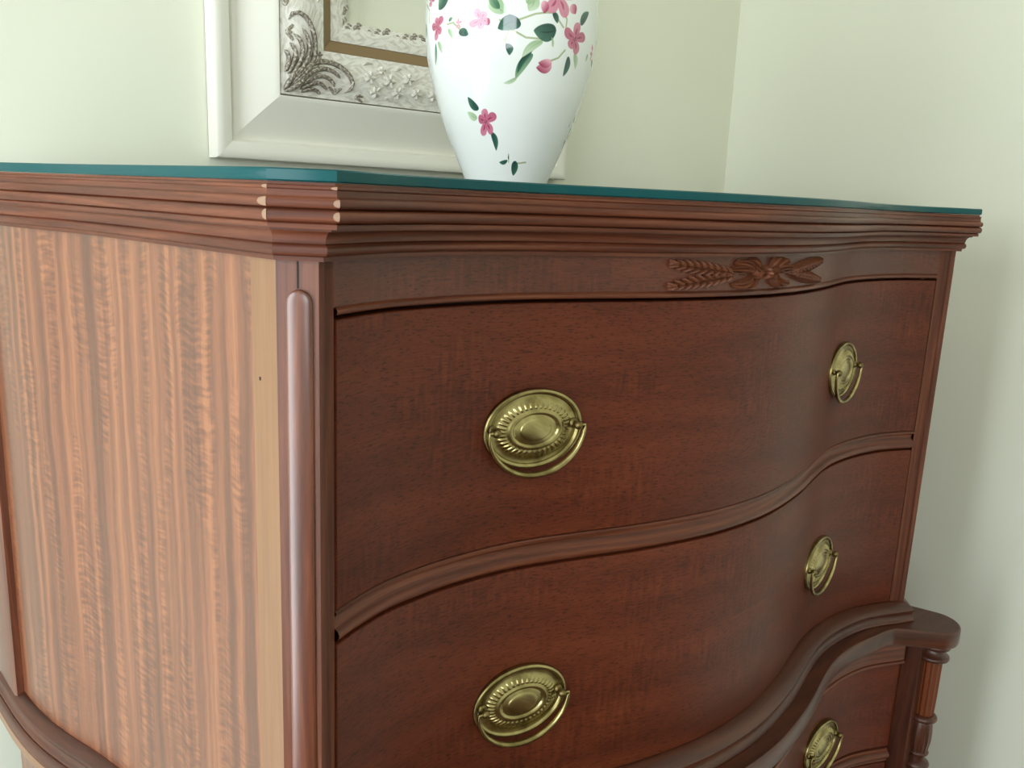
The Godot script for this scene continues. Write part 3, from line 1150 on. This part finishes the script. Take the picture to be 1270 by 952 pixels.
func lower_case(d: Node) -> void:
	# ledge
	var o := ledge_outline()
	var nv := normals_of(o)
	var mb := Mesher.new()
	var prof := [Vector2(-0.004, -0.0425), Vector2(-0.0014, -0.0415), Vector2(-0.0002, -0.039), Vector2(0, -0.030), Vector2(-0.0002, -0.0215), Vector2(-0.0010, -0.0197), Vector2(-0.0024, -0.019)]
	var P := swept(mb, o, nv, prof, Y0)
	var top := PackedVector3Array()
	var bot := PackedVector3Array()
	for row in P:
		top.append(row[prof.size() - 1])
		bot.append(row[0])
	mb.cap(top, Vector3.UP)
	mb.cap(bot, Vector3.DOWN)
	obj("base_ledge", mb.done(), M.ledge, d)
	# paler band on each side of the ledge, window light put into the colour
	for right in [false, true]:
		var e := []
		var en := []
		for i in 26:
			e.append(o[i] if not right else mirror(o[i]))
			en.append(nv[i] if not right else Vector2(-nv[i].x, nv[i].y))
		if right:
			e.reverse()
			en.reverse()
		block("ledge_lit_edge", [e, en], [Vector2(-0.002, -0.0422), Vector2(0.0004, -0.0412), Vector2(0.0004, -0.0325), Vector2(-0.001, -0.0318)], Y0, M.strip, d)
	# body of the lower case
	var core := Mesher.new()
	core.box(Vector3(0.4, (0.10 + Y0 - 0.0425) / 2, -0.245), Vector3(0.82, Y0 - 0.0425 - 0.10, 0.475))
	obj("base_carcass", core.done(), M.inner, d)
	for right in [false, true]:
		var sp := side_path(24, 0.062)
		var sn := normals_of(sp)
		for i in sn.size():
			sn[i] *= lerpf(1.0, 0.3, smoothstep(0.25, 0.9, float(i) / (sn.size() - 1)))
		var run: Array = flipped(sp, sn) if right else [sp, sn]
		var cb := Mesher.new()
		cb.box(Vector3(W + 0.0375 if right else -0.0375, Y0 - 0.376, -0.024), Vector3(0.015, 0.666, 0.04), 0.001)
		obj("base_corner_block", cb.done(), M.ledge, d)
		block("base_side_panel", run, [Vector2(-0.006, -0.70), Vector2(-0.006, -0.0425)], Y0, M.panel, d)
	# frieze, drawers and rails of the lower case stand forward of the upper front
	block("base_frieze", front_run(-0.014, W + 0.014, 80, 0.022), [Vector2(-0.02, -0.0695), Vector2(0, -0.0695), Vector2(0.0, -0.0425)], Y0, M.mold, d)
	block("drawer_bead", front_run(-0.014, W + 0.014, 80, 0.022), [Vector2(-0.02, -0.0745), Vector2(0.0, -0.0745)] + arc(0.0002, -0.0722, 0.0022, -80, 80, 6) + [Vector2(-0.003, -0.0695)], Y0, M.mold, d)
	for s in [[-0.198, -0.0765], [-0.405, -0.222], [-0.640, -0.430]]:
		var dr := block("drawer", front_run(-0.014, W + 0.014, 90, 0.017), slab_profile(0.018, s[0], s[1], 0.0012), Y0, M.front3, d, false, true)
		for x in [0.130, 0.670]:
			pull(dr, x, (s[0] + s[1]) / 2 - 0.015, 0.018)
		block("drawer_rail", front_run(-0.014, W + 0.014, 80, 0.020), [Vector2(-0.02, s[0] - 0.022), Vector2(-0.002, s[0] - 0.021)] + arc(-0.004, s[0] - 0.012, 0.006, -80, 80, 8) + [Vector2(-0.003, s[0] - 0.003), Vector2(-0.02, s[0] - 0.002)], Y0, M.mold, d)
	block("apron", front_run(-0.014, W + 0.014, 80, 0.016), [Vector2(-0.02, -0.71), Vector2(0, -0.71), Vector2(0, -0.664), Vector2(-0.02, -0.664)], Y0, M.mold, d)
	for right in [false, true]:
		var sx := W + 0.0270 if right else -0.0270
		var stl := Mesher.new()
		stl.box(Vector3(sx, Y0 - 0.376, 0.014), Vector3(0.024, 0.666, 0.056), 0.001)
		for k in stl.t.size():
			stl.t[k] = Vector2(stl.t[k].y, stl.t[k].x)
		obj("base_stile", stl.done(), M.ledge, d)
		var c := Vector3(0.8420 if right else W - 0.8420, Y0, 0.0465)
		var col := Mesher.new()
		col.lathe(c, [[0.0155, -0.80], [0.019, -0.78], [0.0135, -0.74], [0.0150, -0.70], [0.0150, -0.235], [0.0115, -0.232], [0.0105, -0.228]] as Array, 40)
		var co := obj("column", col.done(), M.ledge, d)
		var sh := Mesher.new()
		sh.lathe(c, [[0.0122, -0.149], [0.0128, -0.12], [0.0130, -0.069]], 96, 0.0016, 12, 0, 2)
		obj("reeded_shaft", sh.done(), M.column, co)
		var cap := Mesher.new()
		var pr := [[0.012, -0.070], [0.0165, -0.0695]]
		for q in arc(0.0165, -0.0655, 0.0034, -70, 80, 6):
			pr.append([q.x, q.y])
		pr += [[0.0150, -0.0600], [0.0122, -0.0570], [0.0120, -0.0545]]
		for q in arc(0.0160, -0.0490, 0.0040, -70, 80, 6):
			pr.append([q.x, q.y])
		pr += [[0.017, -0.0425]]
		cap.lathe(c, pr, 40)
		obj("capital", cap.done(), M.ledge, co)
		var tn := Mesher.new()
		var pt := [[0.0105, -0.230]]
		for q in arc(0.0118, -0.222, 0.0046, -70, 70, 6):
			pt.append([q.x, q.y])
		pt += [[0.0098, -0.2155], [0.0094, -0.2105], [0.0100, -0.2085]]
		for q in arc(0.0105, -0.2045, 0.0030, -60, 60, 5):
			pt.append([q.x, q.y])
		pt += [[0.0128, -0.196], [0.0142, -0.186], [0.0140, -0.172], [0.0128, -0.161], [0.0120, -0.1585]]
		for q in arc(0.0135, -0.1535, 0.0038, -70, 80, 6):
			pt.append([q.x, q.y])
		pt += [[0.0122, -0.149]]
		tn.lathe(c, pt, 48, 0.0008, 16, 15, 19)
		obj("turned_vase", tn.done(), M.ledge, co)

# ---- glass on top

func glass_top() -> void:
	var all := []
	var vec := []
	for part in [run_side(false, 0.064), run_corner(false), run_front(), run_corner(true), run_side(true, 0.064)]:
		for i in part[0].size():
			if all.is_empty() or (all[all.size() - 1] - part[0][i]).length() > 1e-5:
				all.append(part[0][i])
				vec.append(part[1][i])
	var y0 := Y0 + CB + 0.0426
	var y1 := Y0 + GT
	var g := thing("glass_top", Vector3(0.4, y0, -0.22), "green-edged plate glass sheet lying on top of the mahogany chest", "glass top")
	var mb := Mesher.new()
	var h := y1 - y0
	var prof := [Vector2(0.0245, 0), Vector2(0.0258, 0.0008), Vector2(0.0260, h * 0.5), Vector2(0.0258, h - 0.0008), Vector2(0.0245, h)]
	var P := swept(mb, all, vec, prof, y0)
	# straight back edge
	var bk := []
	for e in [P.size() - 1, 0]:
		bk.append(P[e])
	mb.grid(bk)
	obj("polished_edge", mb.done(), M.glass_edge, g)
	var face := Mesher.new()
	var top := PackedVector3Array()
	var bot := PackedVector3Array()
	for row in P:
		top.append(row[prof.size() - 1])
		bot.append(row[0])
	face.cap(top, Vector3.UP)
	face.cap(bot, Vector3.DOWN)
	obj("sheet", face.done(), M.glass, g)

# ---- vase

const VASE := Vector2(0.297, -0.2033)

func vase() -> void:
	var prof := []   # [radius, height above the glass], outside from the foot to the lip, then inside
	var cv := Curve.new()
	for p in [[0.0375, 0.0], [0.0402, 0.0065], [0.0468, 0.0215], [0.0549, 0.0404], [0.0622, 0.0584], [0.0680, 0.0764], [0.0731, 0.0944], [0.0776, 0.1124], [0.0796, 0.1304], [0.0801, 0.1484], [0.0788, 0.1664], [0.0735, 0.192], [0.0640, 0.216], [0.0500, 0.240], [0.0370, 0.260], [0.0310, 0.276], [0.0305, 0.290], [0.0340, 0.306], [0.0410, 0.320], [0.0425, 0.3235]]:
		prof.append(Vector2(p[0], p[1]))
	var c2 := Curve2D.new()
	for k in prof.size():
		var a: Vector2 = prof[maxi(0, k - 1)]
		var b: Vector2 = prof[mini(prof.size() - 1, k + 1)]
		var dd := (b - a) / 6.0
		c2.add_point(prof[k], -dd if k > 0 else Vector2.ZERO, dd if k < prof.size() - 1 else Vector2.ZERO)
	var pts := []
	for k in 65:
		pts.append(c2.sample_baked(c2.get_baked_length() * k / 64.0, true))
	var F := Vector3(-0.6465, 0, 0.763).normalized()
	var R := Vector3(0.763, 0, 0.6465).normalized()
	var at := Vector3(VASE.x, Y0 + GT, VASE.y)
	var P := []
	var us := []
	for i in 97:
		var a := TAU * (i / 96.0 - 0.5)
		us.append(i / 96.0)
		var dr := F * cos(a) + R * sin(a)
		var row := PackedVector3Array()
		row.append(at + dr * 0.028 + Vector3(0, 0.0015, 0))
		row.append(at + dr * 0.031 + Vector3(0, 0.0002, 0))
		for p in pts:
			row.append(at + dr * p.x + Vector3(0, p.y + 0.0004, 0))
		for p in [[0.0415, 0.3245], [0.0395, 0.3235], [0.032, 0.306], [0.0285, 0.290], [0.029, 0.274], [0.06, 0.21], [0.074, 0.15], [0.055, 0.06], [0.0, 0.02]]:
			row.append(at + dr * p[0] + Vector3(0, p[1], 0))
		P.append(row)
	var vs := []
	for q in P[0]:
		vs.append(clampf(1.0 - (q.y - at.y) / VASE_H, 0.0, 1.0))
	var mb := Mesher.new()
	mb.grid(P, us, vs, false, 60.0, false, true)
	var o := obj("vase", mb.done(), M.porcelain)
	tag(o, "white porcelain vase painted with pink flowers and green leaves on the glass top", "vase")

# ---- picture frame on the wall

const FX0 := 0.1370
const FX1 := 0.6720
const FY0 := 0.5208
const FY1 := 1.150

# a rail of a mitred frame: k = 0 bottom, 1 right, 2 top, 3 left; profile (distance from the outer edge, height off the wall)
func rail_point(k: int, along: float, w: float, h: float) -> Vector3:
	var z := WALL_Z + h
	match k:
		0: return Vector3(lerpf(FX0 + w, FX1 - w, along), Y0 + FY0 + w, z)
		1: return Vector3(FX1 - w, Y0 + lerpf(FY0 + w, FY1 - w, along), z)
		2: return Vector3(lerpf(FX1 - w, FX0 + w, along), Y0 + FY1 - w, z)
	return Vector3(FX0 + w, Y0 + lerpf(FY1 - w, FY0 + w, along), z)

func rails(called: String, prof: Array, m: Material, f: Node) -> Array:
	var out := []
	for k in 4:
		var P := []
		for i in 2:
			var row := PackedVector3Array()
			for p in prof:
				row.append(rail_point(k, float(i), p.x, p.y))
			P.append(row)
		var mb := Mesher.new()
		mb.grid(P, [], [], false, 35.0)
		out.append(obj(called, mb.done(), m, f))
	return out

# stroke of carving on a rail: from (t along, w across) to another, in metres from the corner
func stroke(mb: Mesher, k: int, far: bool, pts: Array, w0: float, high: float, base: float, taper := 0.2) -> void:
	var cv := Curve2D.new()
	for i in pts.size():
		var a: Vector2 = pts[maxi(0, i - 1)]
		var b: Vector2 = pts[mini(pts.size() - 1, i + 1)]
		var dd := (b - a) / 5.0
		cv.add_point(pts[i], -dd if i > 0 else Vector2.ZERO, dd if i < pts.size() - 1 else Vector2.ZERO)
	cv.bake_interval = 0.001
	var len := cv.get_baked_length()
	var P := []
	var n := 14
	for i in n + 1:
		var s := float(i) / n
		var p := cv.sample_baked(len * s, true)
		var q := cv.sample_baked(minf(len, len * s + 0.0006), true) - cv.sample_baked(maxf(0.0, len * s - 0.0006), true)
		var side := Vector2(-q.y, q.x).normalized()
		var wd := w0 * 0.5 * (taper + (1.0 - taper) * pow(sin(PI * (0.12 + 0.80 * s)), 0.8)) * (1.0 if i > 0 and i < n else 0.15)
		var row := PackedVector3Array()
		for j in 7:
			var c := j / 3.0 - 1.0
			var r := p + side * c * wd
			row.append(carve_point(k, far, r, base + high * sqrt(maxf(0.0, 1.0 - c * c)) * (1.0 if i > 0 and i < n else 0.2) - 0.0004))
		P.append(row)
	mb.grid(P, [], [], (not far), 65.0)

# a spot on the ornate border: x metres from the corner along the rail, y metres across it
func carve_point(k: int, far: bool, p: Vector2, high: float) -> Vector3:
	var w := OW0 + p.y
	var c: float = p.x + OW0
	var z := WALL_Z + border_height(p.y) + high
	var lenx := FX1 - FX0
	var leny := FY1 - FY0
	match k:
		0: return Vector3(FX1 - c if far else FX0 + c, Y0 + FY0 + w, z)
		1: return Vector3(FX1 - w, Y0 + (FY1 - c if far else FY0 + c), z)
		2: return Vector3(FX0 + c if far else FX1 - c, Y0 + FY1 - w, z)
	return Vector3(FX0 + w, Y0 + (FY0 + c if far else FY1 - c), z)

const OW0 := 0.0745
const OW1 := 0.1275

func border_height(y: float) -> float:
	return lerpf(0.0275, 0.0335, clampf(y / 0.02, 0, 1)) - 0.0035 * smoothstep(0.028, 0.0545, y)

func frame() -> void:
	var f := thing("picture_frame", Vector3((FX0 + FX1) / 2, Y0 + FY0, WALL_Z), "white-painted empty picture frame with carved scrolls hanging on the wall behind the vase", "picture frame")
	var po := [Vector2(0, 0.001), Vector2(0.0, 0.020), Vector2(0.0008, 0.0225), Vector2(0.0035, 0.0240), Vector2(0.010, 0.0236), Vector2(0.0185, 0.0215), Vector2(0.0203, 0.0190), Vector2(0.0210, 0.0145), Vector2(0.0216, 0.0134)]
	for k in 13:
		var s := k / 12.0
		po.append(Vector2(lerpf(0.0225, 0.071, s), 0.0130 + 0.017 * pow(s, 1.5) * (1.25 - 0.25 * s) ))
	po += [Vector2(0.0726, 0.0300), Vector2(0.0732, 0.0290), Vector2(0.0732, 0.010)]
	rails("outer_molding", po, M.cream, f)
	var pi := [Vector2(0.0748, 0.012), Vector2(0.0748, 0.0268)]
	for k in 15:
		var y := 0.0004 + 0.0525 * k / 14.0
		pi.append(Vector2(OW0 + y, border_height(y)))
	pi += [Vector2(OW1, 0.018)]
	var bor := rails("ornate_border", pi, M.wash, f)
	rails("gilt_liner", [Vector2(OW1, 0.0285), Vector2(OW1 + 0.0004, 0.0290), Vector2(OW1 + 0.0135, 0.0215), Vector2(OW1 + 0.0140, 0.012)], M.gilt, f)
	var pin := [Vector2(OW1 + 0.0142, 0.012), Vector2(OW1 + 0.0142, 0.0205)]
	for k in 9:
		var s := k / 8.0
		pin.append(Vector2(OW1 + 0.0144 + 0.0235 * s, 0.0205 - 0.004 * s + 0.0022 * sin(PI * s)))
	pin += [Vector2(OW1 + 0.0385, 0.012), Vector2(OW1 + 0.0385, 0.001)]
	var inn := rails("inner_border", pin, M.wash, f)
	for k in 4:
		var ac := Mesher.new()
		var fl := Mesher.new()
		var ed := Mesher.new()
		for far in [false, true]:
			acanthus(ac, k, far, k % 2 == 1)
			flowers(fl, k, far, k % 2 == 1)
			edge_leaves(ed, k, far)
		obj("acanthus_scroll", ac.done(), M.glaze, bor[k])
		obj("carved_flowers", fl.done(), M.wash, bor[k])
		obj("leaf_edging", ed.done(), M.glaze, inn[k])

func acanthus(mb: Mesher, k: int, far: bool, upright: bool) -> void:
	# ribs fanning from the corner and curling back into a scroll
	var sc := 1.0
	var ribs := [
		[[0.010, 0.010], [0.020, 0.022], [0.036, 0.036], [0.056, 0.041], [0.076, 0.036], [0.088, 0.024], [0.087, 0.013], [0.080, 0.009]],
		[[0.014, 0.010], [0.028, 0.022], [0.044, 0.031], [0.060, 0.032], [0.073, 0.024]],
		[[0.018, 0.009], [0.032, 0.018], [0.046, 0.024], [0.058, 0.022], [0.066, 0.014]],
		[[0.022, 0.007], [0.034, 0.013], [0.046, 0.016], [0.056, 0.010]],
		[[0.024, 0.004], [0.034, 0.008], [0.042, 0.008], [0.048, 0.004]]]
	for i in ribs.size():
		var pts := []
		for p in ribs[i]:
			pts.append(Vector2(p[0], p[1]) * sc)
		stroke(mb, k, far, pts, 0.0068 - 0.0005 * i, 0.0052, 0.0)
	# curled corner leaf and small tendrils
	stroke(mb, k, far, [Vector2(0.003, 0.004), Vector2(0.010, 0.016), Vector2(0.020, 0.027), Vector2(0.027, 0.030), Vector2(0.029, 0.024), Vector2(0.022, 0.018)], 0.0075, 0.0045, 0.0)
	stroke(mb, k, far, [Vector2(0.030, 0.042), Vector2(0.040, 0.047), Vector2(0.052, 0.048)], 0.0045, 0.0024, 0.0)
	for s in [-1.0, 0.0, 1.0]:
		stroke(mb, k, far, [Vector2(0.067, 0.006), Vector2(0.067 + 0.006 * s, 0.010 + 0.002 * absf(s)), Vector2(0.067 + 0.009 * s, 0.013)], 0.0042, 0.0022, 0.0)
	for s in [-1.0, 1.0]:
		stroke(mb, k, far, [Vector2(0.094, 0.005), Vector2(0.100, 0.006 + 0.002 * s), Vector2(0.106, 0.004 + 0.003 * s)], 0.004, 0.002, 0.0)

func flowers(mb: Mesher, k: int, far: bool, upright: bool) -> void:
	for b in [[0.112, 0.030, 0.0075], [0.121, 0.014, 0.0070], [0.140, 0.029, 0.0085], [0.152, 0.016, 0.0070], [0.130, 0.040, 0.005], [0.168, 0.034, 0.0075], [0.180, 0.018, 0.0065]]:
		var c := Vector2(b[0], b[1])
		for i in 5:
			var a: float = TAU * i / 5.0 + b[0] * 90.0
			var d := Vector2(cos(a), sin(a))
			stroke(mb, k, far, [c + d * b[2] * 0.15, c + d * b[2] * 0.6, c + d * b[2]], b[2] * 0.75, 0.0046, 0.0002, 0.5)
		stroke(mb, k, far, [c - Vector2(0.0014, 0), c, c + Vector2(0.0014, 0)], 0.003, 0.0045, 0.0, 0.8)
	for s in [[0.104, 0.044, 0.118, 0.047], [0.126, 0.024, 0.132, 0.020], [0.136, 0.008, 0.146, 0.006], [0.158, 0.026, 0.163, 0.022], [0.150, 0.042, 0.160, 0.046]]:
		stroke(mb, k, far, [Vector2(s[0], s[1]), Vector2((s[0] + s[2]) / 2, (s[1] + s[3]) / 2 + 0.002), Vector2(s[2], s[3])], 0.005, 0.0028, 0.0)

func edge_leaves(mb: Mesher, k: int, far: bool) -> void:
	# small leaves and beads along the sight edge of the inner border
	var off := OW1 - OW0
	for i in 9:
		var x := 0.085 + 0.0135 * i
		var y := off + 0.0265 + 0.003 * sin(i * 2.1)
		var base := 0.0175 - border_height(0.0545)
		stroke(mb, k, far, [Vector2(x, y), Vector2(x + 0.004, y + 0.005), Vector2(x + 0.010, y + 0.004)], 0.0058, 0.0026, base)
		stroke(mb, k, far, [Vector2(x + 0.006, y + 0.008), Vector2(x + 0.009, y + 0.009), Vector2(x + 0.012, y + 0.008)], 0.0045, 0.0026, base - 0.0006)
